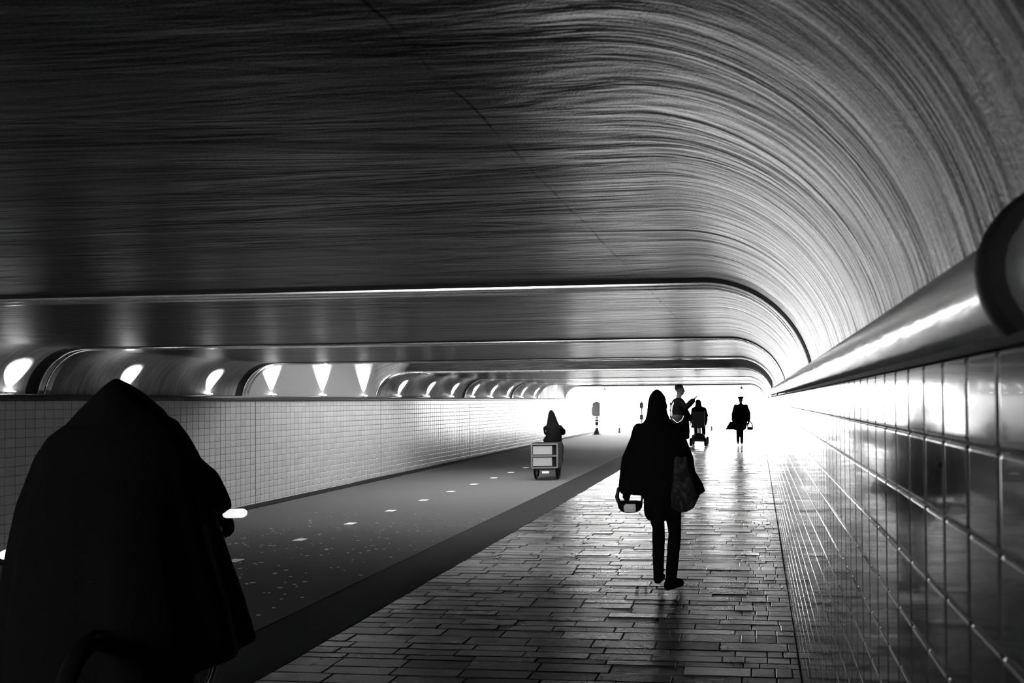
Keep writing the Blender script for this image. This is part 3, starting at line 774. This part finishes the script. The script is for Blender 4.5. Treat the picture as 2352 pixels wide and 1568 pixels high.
# --- rider on a box trike on the road
def box_trike():
    X, Y = -4.325, 13.78; z = fz(Y) - .045
    t = thing('cargo_trike', 'cargo trike on the road with a pale panelled box behind its rider', 'cargo trike', (X, Y, z), .12)
    b = MB(); b.box((0, 0, .50), (.54, .55, .50)); bx = b.build('box', M_kerb, t, 30)
    b = MB()
    for x, w in ((-.255, .03), (.255, .03)): b.box((x, -.285, .50), (w, .02, .50))
    for zz in (.265, .50, .735): b.box((0, -.285, zz), (.54, .022, .03))
    b.build('box_frame', M_grey, t, 30)
    for zz in (.385, .615):
        b = MB(); b.box((-.04, -.279, zz), (.38, .012, .17)); b.build('box_panel', M_grit, t, 30)['label'] = 'pale panel'
    for sx in (-.22, .22):
        b = MB(); b.torus((sx, .02, .22), .195, .025, 'x', 36, 8); b.lathe([(.03, -.03), (.03, .03)], (sx, .02, .22), 14, 'x')
        for k in range(8): b.tube([(sx, .02, .22), (sx, .02 + .18 * math.cos(k * PI / 4), .22 + .18 * math.sin(k * PI / 4))], .004, 5)
        b.build('wheel', M_rubber, t, 50)
    b = MB(); b.torus((0, 1.35, .25), .225, .025, 'x', 36, 8); b.lathe([(.03, -.03), (.03, .03)], (0, 1.35, .25), 14, 'x'); b.build('wheel', M_rubber, t, 50)
    b = MB(); b.box((0, .0, .235), (.40, .5, .04)); b.tube([(0, .2, .26), (0, .9, .30), (0, 1.2, .75)], .03); b.tube([(0, 1.35, .25), (0, 1.2, .80), (0, 1.12, .95)], .022); b.tube([(-.2, .90, .96), (0, 1.12, .95), (.22, .90, .96)], .014); b.tube([(0, .5, .28), (0, .42, .66)], .025); b.build('frame', M_frame, t, 50)
    b = MB(); b.loft([(.66, 0, .42, .08, .09), (.69, 0, .42, .13, .14), (.73, 0, .42, .10, .12)], 24); b.build('seat', M_leather, t, 50)
    b = MB(); b.box((.02, -.285, .17), (.14, .012, .04)); b.build('reflector', M_white, t, 30)
    p = thing('person', 'person in a tall pointed black hood riding the cargo trike', 'person', (X, Y, z), .12)
    J = dict(head=(.012, .50, 1.215), neck=(.04, .43, 1.11), shL=(-.10, .42, 1.03), shR=(.18, .42, 1.03), hipL=(-.07, .42, .78), hipR=(.13, .42, .78),
             elL=(-.13, .62, .93), wrL=(-.16, .85, .96), elR=(.22, .62, .93), wrR=(.20, .85, .96), knL=(-.1, .78, .70), anL=(-.1, .86, .36), toL=(-.1, 1.0, .32), knR=(.14, .80, .62), anR=(.14, .84, .26), toR=(.14, .98, .22), thumbL=(1, 0, 0), thumbR=(-1, 0, 0))
    person_body(J, .9, (0, 1, 0), M_skin, p, .014)
    b = MB(); b.loft([(1.12, .04, .43, .11, .10), (1.06, .05, .43, .13, .13), (.95, .06, .42, .16, .16), (.8, .06, .42, .17, .18), (.68, .06, .42, .16, .18)], 36, .03, 7)
    sleeve(b, J['shL'], J['elL'], (-.16, .83, .96), .06, .055, .05); sleeve(b, J['shR'], J['elR'], (.20, .83, .96), .075, .065, .05)
    for S in 'LR': b.tube([J['hip' + S], J['kn' + S], J['an' + S]], [.09, .07, .05], 12, True)
    b.fused('coat', M_black2, p, .014, 2)
    b = MB(); b.loft([(1.42, .0, .48, .012, .02), (1.40, .0, .48, .035, .04), (1.34, .005, .49, .065, .09), (1.25, .015, .49, .09, .115), (1.15, .03, .47, .115, .12), (1.07, .045, .44, .15, .13), (1.02, .05, .43, .165, .14)], 32); b.fused('hood', M_black, p, .012, 2)
box_trike()

# ------------------------------------------------------------------ things at the bright mouth
X, Y = -7.27, 30.52
t = thing('signal_post', 'dark pointed box on a striped post at the far left of the mouth', 'signal post', (X, Y, fz(Y) - .03))
b = MB(); b.box((0, 0, 1.10), (.34, .24, .58)); b.rings([[Vector((sx * .19, sy * .14, 1.385)) for sx, sy in ((-1, -1), (1, -1), (1, 1), (-1, 1))], [Vector((sx * .03, sy * .03, 1.47)) for sx, sy in ((-1, -1), (1, -1), (1, 1), (-1, 1))]]); b.box((-.18, .0, 1.05), (.08, .14, .36)); b.build('signal_box', M_grey, t, 30)
b = MB(); b.tube([(0, 0, .05), (0, 0, .84)], .078, 16); b.build('post', M_frame, t, 50)
for k, (z0, h) in enumerate(((.27, .14), (.55, .035), (.66, .05), (.76, .05))):
    b = MB(); b.lathe([(.0795, z0), (.081, z0), (.081, z0 + h), (.0795, z0 + h)], n=20); b.build('stripe', M_white, t, 50)
b = MB(); b.lathe([(.22, -.05), (.22, 0), (.17, .03), (.105, .14), (.09, .19)], n=24); b.build('base', M_frame, t, 50)

def bollard(x, y, h, label):
    t = thing('bollard', label, 'bollard', (x, y, fz(y) - .03))
    b = MB(); b.lathe([(.055, 0), (.05, h * .8), (.048, h), (.03, h + .012)], n=16); b.build('post', M_grey, t, 50)
    b = MB(); b.lathe([(.075, 0), (.075, .02), (.055, .03)], n=16); b.build('base', M_frame, t, 50)
bollard(-6.45, 31.6, .22, 'short grey bollard standing on the road near the striped post')
bollard(-2.2, 32.6, .24, 'short grey bollard between the scooter and the flat capped person')

def ceiling_fitting(x, y, s, label):
    t = thing('ceiling_fitting', label, 'camera', (x, y, CEIL))
    b = MB(); b.lathe([(.05 * s, 0), (.05 * s, -.02), (.02 * s, -.03), (.02 * s, -.05)], n=16); b.build('bracket', M_frame, t, 50)
    b = MB(); b.lathe([(.07 * s, -.05), (.08 * s, -.07), (.05 * s, -.12), (.01, -.15)], n=18); b.build('dome', M_frame, t, 50)
ceiling_fitting(-.72, 31.0, 1.2, 'small dark wedge under the ceiling above the flat capped person')
ceiling_fitting(-7.0, 31.0, .6, 'tiny dark fitting under the ceiling above the striped post')

# faint street furniture half hidden by the walking woman
t = thing('street_sign', 'grey sign post with two plates left of the walking woman\'s hood', 'sign', (-5.22, 30.6, fz(30.6)))
b = MB(); b.tube([(0, 0, 0), (0, 0, 1.45)], .03, 10); b.build('post', M_grey, t, 50)
for zz, h in ((1.25, .26), (.72, .22)):
    b = MB(); b.box((0, -.04, zz), (.17, .02, h)); b.build('plate', M_grey, t, 30)
t = thing('barrier', 'grey slatted barrier standing between the woman and the tall man', 'barrier', (-3.62, 30.4, fz(30.4)))
b = MB()
for x in (-.25, .25): b.tube([(x, 0, 0), (x, 0, 1.40)], .035, 10)
b.build('post', M_grey, t, 50)
for zz in (1.30, 1.02, .74, .46):
    b = MB(); b.box((0, 0, zz), (.62, .03, .10)); b.build('board', M_grey, t, 30)

# ------------------------------------------------------------------ daylight, camera, colour
W = bpy.data.worlds.new('World'); SC.world = W; W.use_nodes = True
bg = W.node_tree.nodes['Background']; bg.inputs['Color'].default_value = (1, 1, 1, 1); bg.inputs['Strength'].default_value = SKY

F, PPX, PPY = 1573., 1600., 898.
cam = bpy.data.cameras.new('Camera'); co = bpy.data.objects.new('Camera', cam); COL.objects.link(co)
cam.sensor_width = 36.; cam.lens = F / 2352 * 36
cam.shift_x = -(PPX - 1176) / 2352; cam.shift_y = (PPY - 784) / 2352
co.location = (0, 0, 1.6)
co.rotation_euler = (Matrix.Rotation(math.atan(140 / F), 3, 'Z') @ Matrix.Rotation(PI / 2 + math.atan(22 / F), 3, 'X') @ Matrix.Rotation(-.0084, 3, 'Z')).to_euler()
cam.clip_start = .02; cam.clip_end = 500
cam.dof.use_dof = True; cam.dof.focus_distance = 6.; cam.dof.aperture_fstop = 5.6
SC.camera = co
SC.view_settings.view_transform = 'Standard'; SC.view_settings.look = 'None'; SC.view_settings.gamma = 1; SC.view_settings.exposure = 0
SC.view_settings.use_curve_mapping = False
SC.cycles.use_denoising = True
SC.cycles.max_bounces = 7
SC.cycles.diffuse_bounces = 4
SC.cycles.sample_clamp_indirect = 12
